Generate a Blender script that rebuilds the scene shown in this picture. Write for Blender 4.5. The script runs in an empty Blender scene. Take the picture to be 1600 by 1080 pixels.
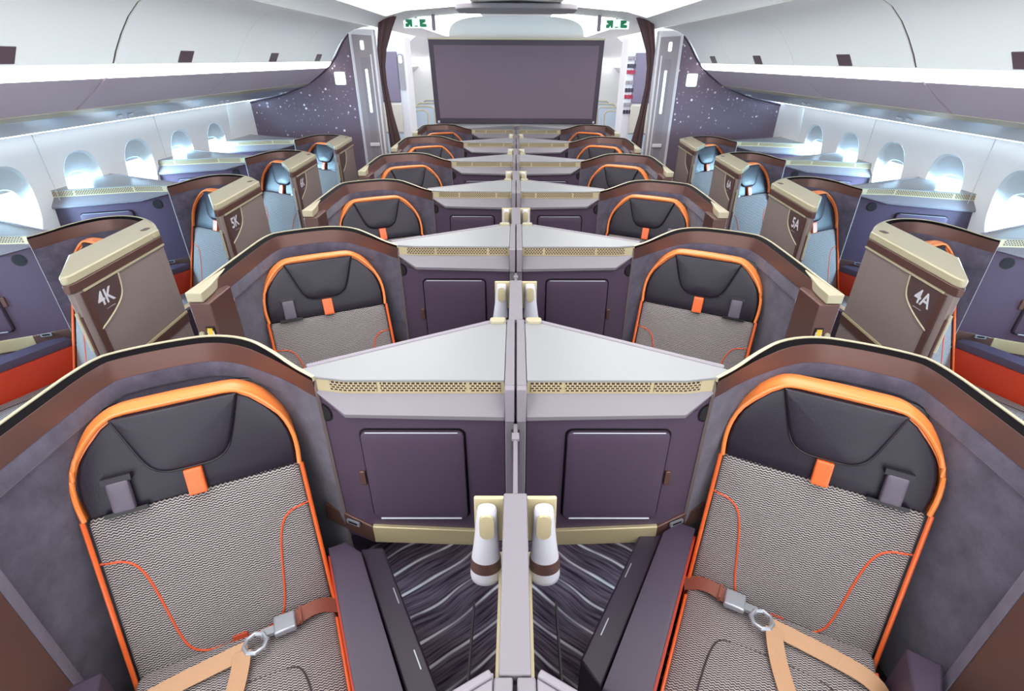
import bpy, bmesh, math, random
from mathutils import Vector, Matrix

# ------------------------------------------------------------------ camera, world, lights, exposure
scene = bpy.context.scene
C = scene.collection
R_ = math.radians


def set_camera():
    pitch, yaw, roll = R_(29.4), R_(-0.35), R_(0.3)
    fwd = Vector((-math.sin(yaw) * math.cos(pitch), math.cos(yaw) * math.cos(pitch), -math.sin(pitch)))
    right = Vector((math.cos(yaw), math.sin(yaw), 0))
    up = right.cross(fwd)
    r2 = right * math.cos(roll) + up * math.sin(roll)
    u2 = -right * math.sin(roll) + up * math.cos(roll)
    m = Matrix((r2, u2, -fwd)).transposed().to_4x4()
    m.translation = (0, 0, 1.96)
    cd = bpy.data.cameras.new('camera')
    cd.sensor_width = 36
    cd.lens = 36 * 794 / 1600
    cd.shift_x = -10 / 1600
    cd.clip_start = 0.02
    cam = bpy.data.objects.new('camera', cd)
    cam.matrix_world = m
    C.objects.link(cam)
    scene.camera = cam


set_camera()
world = bpy.data.worlds.new('world')
scene.world = world
world.use_nodes = True
wb = world.node_tree.nodes['Background']
wb.inputs[0].default_value = (0.94, 0.97, 1.0, 1)
wb.inputs[1].default_value = 2.6
vs = scene.view_settings
vs.view_transform = 'Standard'
vs.look = 'None'
vs.gamma = 1
vs.use_curve_mapping = False
vs.exposure = 0.0
CEIL_GLOW = 3.7      # strength of the glow panels added to the ceiling
STRIP_LIGHT = 3.5     # strength of the light strips along the bins


def area_light(name, loc, rot, sx, sy, power, col=(1, 1, 1)):
    l = bpy.data.lights.new(name, 'AREA')
    l.shape = 'RECTANGLE'
    l.size, l.size_y = sx, sy
    l.energy = power
    l.color = col
    o = bpy.data.objects.new(name, l)
    o.location = loc
    o.rotation_euler = rot
    C.objects.link(o)
    return o


# daylight falling in through the window rows
for s in (-1, 1):
    area_light('daylight', (s * 3.75, 3.9, 1.55), (0, s * R_(100), 0), 1.2, 5.5, 2800, (0.42, 0.74, 1.0))

# ------------------------------------------------------------------ materials
_m = {}


def lin(c):
    return tuple(((v / 255) / 12.92 if v / 255 <= 0.04045 else ((v / 255 + 0.055) / 1.055) ** 2.4) for v in c)


def mat(name, rgb, rough=0.5, metal=0.0, noise=0.0, nscale=20, bump=0.0, bscale=300, spec=0.5, sheen=0, emit=0, coat=0):
    if name in _m:
        return _m[name]
    m = bpy.data.materials.new(name)
    m.use_nodes = True
    nt = m.node_tree
    b = nt.nodes['Principled BSDF']
    col = lin(rgb)
    b.inputs['Base Color'].default_value = (*col, 1)
    b.inputs['Roughness'].default_value = rough
    b.inputs['Metallic'].default_value = metal
    b.inputs['Specular IOR Level'].default_value = spec
    if sheen:
        b.inputs['Sheen Weight'].default_value = sheen
        b.inputs['Sheen Roughness'].default_value = 0.5
    if coat:
        b.inputs['Coat Weight'].default_value = coat
    if emit:
        b.inputs['Emission Color'].default_value = (*col, 1)
        b.inputs['Emission Strength'].default_value = emit
    tc = nt.nodes.new('ShaderNodeTexCoord')
    if noise:
        n = nt.nodes.new('ShaderNodeTexNoise')
        n.inputs['Scale'].default_value = nscale
        n.inputs['Detail'].default_value = 6
        n.inputs['Roughness'].default_value = 0.65
        nt.links.new(tc.outputs['Object'], n.inputs['Vector'])
        r = nt.nodes.new('ShaderNodeValToRGB')
        r.color_ramp.elements[0].position = 0.3
        r.color_ramp.elements[1].position = 0.72
        r.color_ramp.elements[0].color = (*[v * (1 - noise) for v in col], 1)
        r.color_ramp.elements[1].color = (*[min(1, v * (1 + noise)) for v in col], 1)
        nt.links.new(n.outputs['Fac'], r.inputs['Fac'])
        nt.links.new(r.outputs['Color'], b.inputs['Base Color'])
    if bump:
        n2 = nt.nodes.new('ShaderNodeTexNoise')
        n2.inputs['Scale'].default_value = bscale
        n2.inputs['Detail'].default_value = 3
        nt.links.new(tc.outputs['Object'], n2.inputs['Vector'])
        bp = nt.nodes.new('ShaderNodeBump')
        bp.inputs['Strength'].default_value = bump
        bp.inputs['Distance'].default_value = 0.002
        nt.links.new(n2.outputs['Fac'], bp.inputs['Height'])
        nt.links.new(bp.outputs['Normal'], b.inputs['Normal'])
    _m[name] = m
    return m


def mathn(nt, op, a, b=None, c=None):
    n = nt.nodes.new('ShaderNodeMath')
    n.operation = op
    for i, v in enumerate((a, b, c)):
        if v is None:
            continue
        if isinstance(v, (int, float)):
            n.inputs[i].default_value = v
        else:
            nt.links.new(v, n.inputs[i])
    return n.outputs[0]


def fabric_mat():
    m = bpy.data.materials.new('herringbone_fabric')
    m.use_nodes = True
    nt = m.node_tree
    b = nt.nodes['Principled BSDF']
    b.inputs['Roughness'].default_value = 0.85
    b.inputs['Specular IOR Level'].default_value = 0.2
    tc = nt.nodes.new('ShaderNodeTexCoord')
    sp = nt.nodes.new('ShaderNodeSeparateXYZ')
    nt.links.new(tc.outputs['UV'], sp.inputs[0])
    nz = nt.nodes.new('ShaderNodeTexNoise')
    nz.inputs['Scale'].default_value = 9
    nt.links.new(tc.outputs['UV'], nz.inputs['Vector'])
    tri = mathn(nt, 'PINGPONG', sp.outputs['X'], 0.0062)
    v = mathn(nt, 'ADD', sp.outputs['Y'], mathn(nt, 'MULTIPLY', tri, 0.62))
    v = mathn(nt, 'ADD', v, mathn(nt, 'MULTIPLY', nz.outputs['Fac'], 0.012))
    s = mathn(nt, 'SINE', mathn(nt, 'MULTIPLY', v, 2 * math.pi / 0.0072))
    s = mathn(nt, 'MULTIPLY_ADD', s, 0.5, 0.5)
    # broken up thread by thread
    n2 = nt.nodes.new('ShaderNodeTexNoise')
    n2.inputs['Scale'].default_value = 260
    n2.inputs['Detail'].default_value = 2
    nt.links.new(tc.outputs['UV'], n2.inputs['Vector'])
    s2 = mathn(nt, 'MULTIPLY_ADD', n2.outputs['Fac'], 0.9, -0.45)
    f = mathn(nt, 'ADD', s, s2)
    r = nt.nodes.new('ShaderNodeValToRGB')
    r.color_ramp.elements[0].position = 0.12
    r.color_ramp.elements[1].position = 0.85
    r.color_ramp.elements[0].color = (*lin((38, 32, 40)), 1)
    r.color_ramp.elements[1].color = (*lin((182, 174, 172)), 1)
    nt.links.new(f, r.inputs['Fac'])
    nt.links.new(r.outputs['Color'], b.inputs['Base Color'])
    bp = nt.nodes.new('ShaderNodeBump')
    bp.inputs['Strength'].default_value = 0.5
    bp.inputs['Distance'].default_value = 0.002
    nt.links.new(f, bp.inputs['Height'])
    nt.links.new(bp.outputs['Normal'], b.inputs['Normal'])
    return m


def carpet_mat():
    m = bpy.data.materials.new('streaked_carpet')
    m.use_nodes = True
    nt = m.node_tree
    b = nt.nodes['Principled BSDF']
    b.inputs['Roughness'].default_value = 0.95
    b.inputs['Specular IOR Level'].default_value = 0.1
    tc = nt.nodes.new('ShaderNodeTexCoord')
    sp = nt.nodes.new('ShaderNodeSeparateXYZ')
    nt.links.new(tc.outputs['Object'], sp.inputs[0])
    ax = mathn(nt, 'ABSOLUTE', sp.outputs['X'])
    th = R_(-38)       # run of the streaks, mirrored about the centre line
    c, s = math.cos(th), math.sin(th)
    along = mathn(nt, 'ADD', mathn(nt, 'MULTIPLY', ax, c), mathn(nt, 'MULTIPLY', sp.outputs['Y'], s))
    across = mathn(nt, 'ADD', mathn(nt, 'MULTIPLY', ax, -s), mathn(nt, 'MULTIPLY', sp.outputs['Y'], c))
    cb = nt.nodes.new('ShaderNodeCombineXYZ')
    nt.links.new(mathn(nt, 'MULTIPLY', along, 0.9), cb.inputs[0])
    nt.links.new(across, cb.inputs[1])
    nw = nt.nodes.new('ShaderNodeTexNoise')
    nw.inputs['Scale'].default_value = 3.2
    nw.inputs['Detail'].default_value = 1
    nt.links.new(cb.outputs[0], nw.inputs['Vector'])
    wob = mathn(nt, 'MULTIPLY_ADD', nw.outputs['Fac'], 0.10, across)
    st = mathn(nt, 'SINE', mathn(nt, 'MULTIPLY', wob, 2 * math.pi / 0.105))
    # break the lines here and there
    cb2 = nt.nodes.new('ShaderNodeCombineXYZ')
    nt.links.new(mathn(nt, 'MULTIPLY', along, 3.0), cb2.inputs[0])
    nt.links.new(mathn(nt, 'MULTIPLY', across, 9.0), cb2.inputs[1])
    nb = nt.nodes.new('ShaderNodeTexNoise')
    nb.inputs['Scale'].default_value = 1.3
    nt.links.new(cb2.outputs[0], nb.inputs['Vector'])
    line = mathn(nt, 'MULTIPLY_ADD', nb.outputs['Fac'], 0.30, st)
    r = nt.nodes.new('ShaderNodeValToRGB')
    r.color_ramp.elements[0].position = 1.08
    r.color_ramp.elements[0].position = 0.0
    r.color_ramp.elements[1].position = 1.0
    rng = nt.nodes.new('ShaderNodeMapRange')
    rng.inputs['From Min'].default_value = 1.06
    rng.inputs['From Max'].default_value = 1.16
    nt.links.new(line, rng.inputs['Value'])
    # fine streaks
    cb3 = nt.nodes.new('ShaderNodeCombineXYZ')
    nt.links.new(mathn(nt, 'MULTIPLY', along, 5.0), cb3.inputs[0])
    nt.links.new(mathn(nt, 'MULTIPLY', wob, 90.0), cb3.inputs[1])
    nf = nt.nodes.new('ShaderNodeTexNoise')
    nf.inputs['Scale'].default_value = 1.0
    nf.inputs['Detail'].default_value = 4
    nt.links.new(cb3.outputs[0], nf.inputs['Vector'])
    r.color_ramp.elements[0].position = 0.35
    r.color_ramp.elements[1].position = 0.75
    r.color_ramp.elements[0].color = (*lin((62, 48, 66)), 1)
    r.color_ramp.elements[1].color = (*lin((150, 136, 152)), 1)
    nt.links.new(nf.outputs['Fac'], r.inputs['Fac'])
    mx = nt.nodes.new('ShaderNodeMix')
    mx.data_type = 'RGBA'
    nt.links.new(rng.outputs[0], mx.inputs['Factor'])
    nt.links.new(r.outputs['Color'], mx.inputs[6])
    mx.inputs[7].default_value = (*lin((252, 248, 252)), 1)
    nt.links.new(mx.outputs[2], b.inputs['Base Color'])
    return m


def grille_mat():
    m = bpy.data.materials.new('perforated_gold')
    m.use_nodes = True
    nt = m.node_tree
    b = nt.nodes['Principled BSDF']
    b.inputs['Roughness'].default_value = 0.4
    tc = nt.nodes.new('ShaderNodeTexCoord')
    sp = nt.nodes.new('ShaderNodeSeparateXYZ')
    nt.links.new(tc.outputs['Object'], sp.inputs[0])
    row = mathn(nt, 'FLOOR', mathn(nt, 'DIVIDE', sp.outputs['Z'], 0.0075))
    off = mathn(nt, 'MULTIPLY', mathn(nt, 'MODULO', row, 2), 0.0065)
    u = mathn(nt, 'PINGPONG', mathn(nt, 'ADD', sp.outputs['X'], off), 0.0065)
    v = mathn(nt, 'PINGPONG', sp.outputs['Z'], 0.00375)
    hole = mathn(nt, 'MULTIPLY', mathn(nt, 'GREATER_THAN', u, 0.0021), mathn(nt, 'GREATER_THAN', v, 0.0012))
    mx = nt.nodes.new('ShaderNodeMix')
    mx.data_type = 'RGBA'
    nt.links.new(hole, mx.inputs['Factor'])
    mx.inputs[6].default_value = (*lin((196, 178, 140)), 1)
    mx.inputs[7].default_value = (*lin((52, 40, 42)), 1)
    nt.links.new(mx.outputs[2], b.inputs['Base Color'])
    return m


def star_mat():
    m = bpy.data.materials.new('starry_panel')
    m.use_nodes = True
    nt = m.node_tree
    b = nt.nodes['Principled BSDF']
    b.inputs['Roughness'].default_value = 0.6
    tc = nt.nodes.new('ShaderNodeTexCoord')
    cur = None
    sp = nt.nodes.new('ShaderNodeSeparateXYZ')
    nt.links.new(tc.outputs['Object'], sp.inputs[0])
    for sc, rad, col in ((12, 0.15, (205, 192, 205)), (19, 0.16, (150, 135, 152)), (7.5, 0.10, (246, 238, 242))):
        v = nt.nodes.new('ShaderNodeTexVoronoi')
        v.voronoi_dimensions = '2D'
        v.inputs['Scale'].default_value = sc
        cb = nt.nodes.new('ShaderNodeCombineXYZ')
        nt.links.new(sp.outputs['X'], cb.inputs[0])
        nt.links.new(sp.outputs['Z'], cb.inputs[1])
        nt.links.new(cb.outputs[0], v.inputs['Vector'])
        sc2 = nt.nodes.new('ShaderNodeSeparateColor')
        nt.links.new(v.outputs['Color'], sc2.inputs[0])
        size = mathn(nt, 'MULTIPLY', mathn(nt, 'SUBTRACT', sc2.outputs[0], 0.35), rad / 0.65)
        f = mathn(nt, 'LESS_THAN', v.outputs['Distance'], size)
        # the field of stars thins out towards the floor
        f = mathn(nt, 'MULTIPLY', f, mathn(nt, 'GREATER_THAN', sp.outputs['Z'], mathn(nt, 'MULTIPLY_ADD', sc2.outputs[1], 0.35, 1.12)))
        mx = nt.nodes.new('ShaderNodeMix')
        mx.data_type = 'RGBA'
        nt.links.new(f, mx.inputs['Factor'])
        if cur is None:
            mx.inputs[6].default_value = (*lin((112, 97, 112)), 1)
        else:
            nt.links.new(cur, mx.inputs[6])
        mx.inputs[7].default_value = (*lin(col), 1)
        cur = mx.outputs[2]
    nt.links.new(cur, b.inputs['Base Color'])
    return m


FABRIC = fabric_mat()
CARPET = carpet_mat()
GRILLE = grille_mat()
STARS = star_mat()
SUEDE = mat('grey_suede', (86, 81, 97), 0.9, noise=0.36, nscale=13, bump=0.25, bscale=400, spec=0.15, sheen=0.3)
LEATHER = mat('dark_leather', (33, 28, 41), 0.38, noise=0.08, nscale=30, bump=0.2, bscale=260, spec=0.45)
ORANGE = mat('orange_leather', (236, 104, 44), 0.38, noise=0.06, nscale=40, bump=0.1, coat=0.3)
ORANGEPIPE = mat('orange_piping', (214, 84, 40), 0.55)
BROWNPIPE = mat('dark_piping', (60, 50, 58), 0.6)
DARK = mat('dark_purple_plastic', (80, 65, 84), 0.42, noise=0.04, nscale=60, bump=0.12, bscale=500, spec=0.4)
ARM = mat('armrest_vinyl', (70, 58, 76), 0.45, bump=0.1, bscale=500)
BLACK = mat('black_gap', (14, 10, 14), 0.3)
RIMBLACK = mat('rim_black', (8, 5, 8), 0.6, spec=0.08)
BROWN = mat('bronze_brown', (98, 70, 64), 0.32, metal=0.3)
GOLD = mat('champagne_gold', (202, 188, 150), 0.34, metal=0.25)
CREAM = mat('champagne_cream', (184, 176, 148), 0.32, metal=0.1)
TOP = mat('pale_laminate', (143, 144, 146), 0.38, noise=0.015, nscale=200)
LEDGE = mat('pale_grey_plastic', (130, 125, 132), 0.4)
GREYPANEL = mat('mid_grey_plastic', (138, 131, 140), 0.42)
TAUPE = mat('taupe_fabric_panel', (130, 116, 112), 0.7, noise=0.05, nscale=150, bump=0.2, bscale=500)
WHITEPL = mat('white_plastic', (206, 206, 214), 0.35)
CABIN = mat('cabin_white', (244, 244, 240), 0.45, noise=0.008, nscale=60)
WALLM = mat('sidewall_white', (246, 247, 246), 0.5, noise=0.008, nscale=40)
BINLOW = mat('bin_lower_grey', (186, 172, 182), 0.4)
PSUM = mat('service_panel_grey', (150, 156, 168), 0.3, metal=0.2)
SILVER = mat('buckle_silver', (176, 180, 188), 0.36, metal=0.55)
TAN = mat('tan_webbing', (190, 148, 112), 0.6, noise=0.05, nscale=200, bump=0.2, bscale=900)
COPPER = mat('copper_webbing', (136, 78, 62), 0.6, noise=0.12, nscale=200)
CURTAIN = mat('brown_curtain', (78, 56, 58), 0.85)
SCREENM = mat('screen_fabric', (114, 95, 106), 0.75, noise=0.05, nscale=300)
SCREENF = mat('screen_frame', (58, 44, 60), 0.45)
STRIPM = mat('light_strip_glow', (255, 252, 255), 0.4, emit=STRIP_LIGHT)
CEILM = mat('ceiling_glow', (255, 254, 252), 0.4, emit=CEIL_GLOW)
GREEN = mat('exit_green', (10, 150, 96), 0.4)
SIGNW = mat('sign_white', (238, 246, 240), 0.4, emit=0.6)
SIGNG = mat('placard_glow', (224, 246, 224), 0.4, emit=0.7)
DOORTR = mat('white_trim', (214, 212, 216), 0.4)
MONG = mat('monument_grey', (150, 142, 148), 0.5)
PURP = mat('galley_purple', (122, 108, 128), 0.5)
BEIGE = mat('beige_panel', (204, 198, 186), 0.5)
RED = mat('dark_red_item', (168, 24, 60), 0.5)
SEATBLUE = mat('economy_cover', (176, 190, 204), 0.7)
CARD = mat('safety_card', (232, 230, 226), 0.5)
YELLOW = mat('yellow_tab', (228, 190, 60), 0.5)
SHADE = mat('window_shade', (196, 202, 204), 0.55)


def glass_mat():
    m = bpy.data.materials.new('window_glass')
    m.use_nodes = True
    nt = m.node_tree
    nt.nodes.remove(nt.nodes['Principled BSDF'])
    out = nt.nodes['Material Output']
    t = nt.nodes.new('ShaderNodeBsdfTransparent')
    g = nt.nodes.new('ShaderNodeBsdfGlossy')
    g.inputs['Roughness'].default_value = 0.05
    mx = nt.nodes.new('ShaderNodeMixShader')
    mx.inputs[0].default_value = 0.06
    nt.links.new(t.outputs[0], mx.inputs[1])
    nt.links.new(g.outputs[0], mx.inputs[2])
    nt.links.new(mx.outputs[0], out.inputs[0])
    return m


GLASS = glass_mat()


# ------------------------------------------------------------------ mesh building
class MB:
    def __init__(s, f=None):
        s.v, s.f, s.uv = [], [], []
        s.map = f or (lambda x, y, z: (x, y, z))

    def add(s, vs, fs, uvs=None):
        o = len(s.v)
        s.v += [s.map(*p) for p in vs]
        s.uv += uvs or [(p[0], p[2]) for p in vs]
        s.f += [tuple(i + o for i in f) for f in fs]
        return s

    def box(s, x0, x1, y0, y1, z0, z1):
        p = [(x, y, z) for z in (z0, z1) for y in (y0, y1) for x in (x0, x1)]
        return s.add(p, [(0, 2, 3, 1), (4, 5, 7, 6), (0, 1, 5, 4), (2, 6, 7, 3), (0, 4, 6, 2), (1, 3, 7, 5)])

    def prism(s, poly, z0, z1, ax='z'):
        n = len(poly)
        if ax == 'z':
            p = [(a, b, z0) for a, b in poly] + [(a, b, z1) for a, b in poly]
        elif ax == 'y':
            p = [(a, z0, b) for a, b in poly] + [(a, z1, b) for a, b in poly]
        else:
            p = [(z0, a, b) for a, b in poly] + [(z1, a, b) for a, b in poly]
        f = [tuple(range(n))[::-1], tuple(range(n, 2 * n))] + [(i, (i + 1) % n, n + (i + 1) % n, n + i) for i in range(n)]
        return s.add(p, f)

    def rings(s, rings, closed=True, cap=True, uvs=None):
        """rings: list of equally long point loops joined one to the next"""
        n = len(rings[0])
        p = [q for r in rings for q in r]
        f = []
        m = n if closed else n - 1
        for k in range(len(rings) - 1):
            for i in range(m):
                j = (i + 1) % n
                f.append((k * n + i, k * n + j, (k + 1) * n + j, (k + 1) * n + i))
        if cap:
            f.append(tuple(range(n))[::-1])
            f.append(tuple(range((len(rings) - 1) * n, len(rings) * n)))
        return s.add(p, f, uvs)

    def tube(s, path, r, n=8, closed=False):
        path = [Vector(q) for q in path]
        rings = []
        N = len(path)
        ref = Vector((0.13, 0.31, 0.94)).normalized()
        for i, q in enumerate(path):
            a = path[i - 1] if (i > 0 or closed) else q
            b = path[(i + 1) % N] if (i < N - 1 or closed) else q
            t = (b - a).normalized()
            u = t.cross(ref)
            if u.length < 1e-3:
                u = t.cross(Vector((1, 0, 0)))
            u.normalize()
            w = t.cross(u)
            rr = r[i] if isinstance(r, (list, tuple)) else r
            rings.append([tuple(q + (u * math.cos(2 * math.pi * k / n) + w * math.sin(2 * math.pi * k / n)) * rr) for k in range(n)])
        if closed:
            rings.append(rings[0])
        return s.rings(rings, True, not closed)

    def sweep(s, path, prof, taper=None):
        """path: (x,y,ztop) points; prof: closed list of (inward offset, dz) or (inward offset, z, 'abs')"""
        N = len(path)
        rings = []
        dist = 0.0
        for i, (x, y, z) in enumerate(path):
            if i:
                dist += math.hypot(x - path[i - 1][0], y - path[i - 1][1])
            tk = 1.0 if taper is None else min(1.0, max(0.02, (dist - taper[0]) / (taper[1] - taper[0])))
            tk = tk * tk * (3 - 2 * tk) if taper else 1.0
            tk = max(tk, .02)
            a = path[max(0, i - 1)]
            b = path[min(N - 1, i + 1)]
            d1 = Vector((x - a[0], y - a[1]))
            d2 = Vector((b[0] - x, b[1] - y))
            if i == 0:
                d1 = d2
            if i == N - 1:
                d2 = d1
            d1.normalize()
            d2.normalize()
            n1 = Vector((-d1.y, d1.x))
            n2 = Vector((-d2.y, d2.x))
            nn = (n1 + n2)
            nn.normalize()
            k = 1 / max(0.5, nn.dot(n1))
            row = []
            for q in prof:
                o_ = q[0] if q[0] <= 0.0101 else 0.0103 + (q[0] - 0.0103) * tk
                row.append((x + nn.x * o_ * k, y + nn.y * o_ * k, q[1] if len(q) > 2 else z + q[1]))
            rings.append(row)
        return s.rings(rings)

    def pillow(s, outline, thick, bev=0.01, crown=0.0, frame=None, d0=0.0, nseg=3):
        """soft slab: outline (u,s) list, front face at depth d0 towards the viewer side, back at d0+thick"""
        cx = sum(p[0] for p in outline) / len(outline)
        cy = sum(p[1] for p in outline) / len(outline)

        def sh(k):
            out = []
            for (a, b) in outline:
                L = math.hypot(a - cx, b - cy)
                q = max(0.0, (L - k) / L)
                out.append((cx + (a - cx) * q, cy + (b - cy) * q))
            return out
        rr = [(outline, thick)]
        for k in range(nseg + 1):
            t = math.pi / 2 * k / nseg
            rr.append((sh(bev * (1 - math.cos(t))), bev * (1 - math.sin(t))))
        last = rr[-1][0]
        for q in (0.8, 0.55, 0.3, 0.1):
            rr.append(([(cx + (a - cx) * q, cy + (b - cy) * q) for a, b in last], -crown * (1 - q ** 2)))
        rings = [[frame(a, d0 + d, b) for a, b in o] for o, d in rr]
        uvs = [(a, b) for o, d in rr for a, b in o]
        return s.rings(rings, True, True, uvs)

    def build(s, name, m, parent=None, smooth=True, bevel=0.0, loc=None):
        me = bpy.data.meshes.new(name)
        me.from_pydata(s.v, [], s.f)
        uvl = me.uv_layers.new(name='UVMap')
        for l in me.loops:
            uvl.data[l.index].uv = s.uv[l.vertex_index]
        bm = bmesh.new()
        bm.from_mesh(me)
        bmesh.ops.recalc_face_normals(bm, faces=bm.faces)
        bm.to_mesh(me)
        bm.free()
        me.materials.append(m)
        if smooth:
            for p in me.polygons:
                p.use_smooth = True
            me.set_sharp_from_angle(angle=R_(35))
        o = bpy.data.objects.new(name, me)
        C.objects.link(o)
        if parent:
            o.parent = parent
        if bevel:
            b = o.modifiers.new('bevel', 'BEVEL')
            b.width = bevel
            b.segments = 2
            b.limit_method = 'ANGLE'
        if loc:
            o.location = loc
        return o


def smooth_path(pts, it=2, keep_ends=True):
    p = [tuple(q) for q in pts]
    for _ in range(it):
        n = [p[0]]
        for a, b in zip(p, p[1:]):
            n.append(tuple(0.75 * i + 0.25 * j for i, j in zip(a, b)))
            n.append(tuple(0.25 * i + 0.75 * j for i, j in zip(a, b)))
        n.append(p[-1])
        p = n
    return p


def rrect(x0, x1, y0, y1, r, n=5):
    out = []
    for cx, cy, a0 in ((x1 - r, y1 - r, 0), (x0 + r, y1 - r, 90), (x0 + r, y0 + r, 180), (x1 - r, y0 + r, 270)):
        for k in range(n + 1):
            a = R_(a0 + 90 * k / n)
            out.append((cx + r * math.cos(a), cy + r * math.sin(a)))
    return out


def tag(o, label=None, cat=None, group=None, kind=None):
    if label:
        o['label'] = label
    if cat:
        o['category'] = cat
    if group:
        o['group'] = group
    if kind:
        o['kind'] = kind
    return o


def empty(name, loc=(0, 0, 0)):
    o = bpy.data.objects.new(name, None)
    o.empty_display_size = 0.1
    o.location = loc
    C.objects.link(o)
    return o


def copy_tree(o, parent=None):
    c = o.copy()
    C.objects.link(c)
    c.parent = parent
    for ch in list(o.children):
        copy_tree(ch, c)
    return c


def text_mesh(txt, size, mt, parent, mw, name='lettering', bold=0.0):
    cu = bpy.data.curves.new('t', 'FONT')
    cu.body = txt
    cu.size = size
    cu.extrude = 0.0006
    cu.offset = bold
    cu.align_x = 'CENTER'
    cu.align_y = 'CENTER'
    ob = bpy.data.objects.new('t', cu)
    C.objects.link(ob)
    bpy.context.view_layer.update()
    dg = bpy.context.evaluated_depsgraph_get()
    me = bpy.data.meshes.new_from_object(ob.evaluated_get(dg))
    bpy.data.objects.remove(ob)
    me.materials.clear()
    me.materials.append(mt)
    me.transform(mw)
    o = bpy.data.objects.new(name, me)
    C.objects.link(o)
    o.parent = parent
    return o


# ------------------------------------------------------------------ suite shell
CPATH = [(-.550, .034, 1.200), (-.62, .080, 1.205), (-.70, .138, 1.220), (-.79, .186, 1.238), (-.90, .200, 1.242),
         (-1.00, .165, 1.242), (-1.11, .105, 1.242), (-1.165, .050, 1.242), (-1.170, -.20, 1.238), (-1.172, -.59, 1.230)]
OPATH = [(-.63, -.005, 1.200), (-.67, .06, 1.205), (-.71, .16, 1.215), (-.775, .27, 1.220), (-.86, .315, 1.220),
         (-.96, .305, 1.220), (-1.06, .25, 1.220), (-1.16, .155, 1.220), (-1.228, .06, 1.215), (-1.240, .0, 1.205)]
PITCH = 1.13


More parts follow.
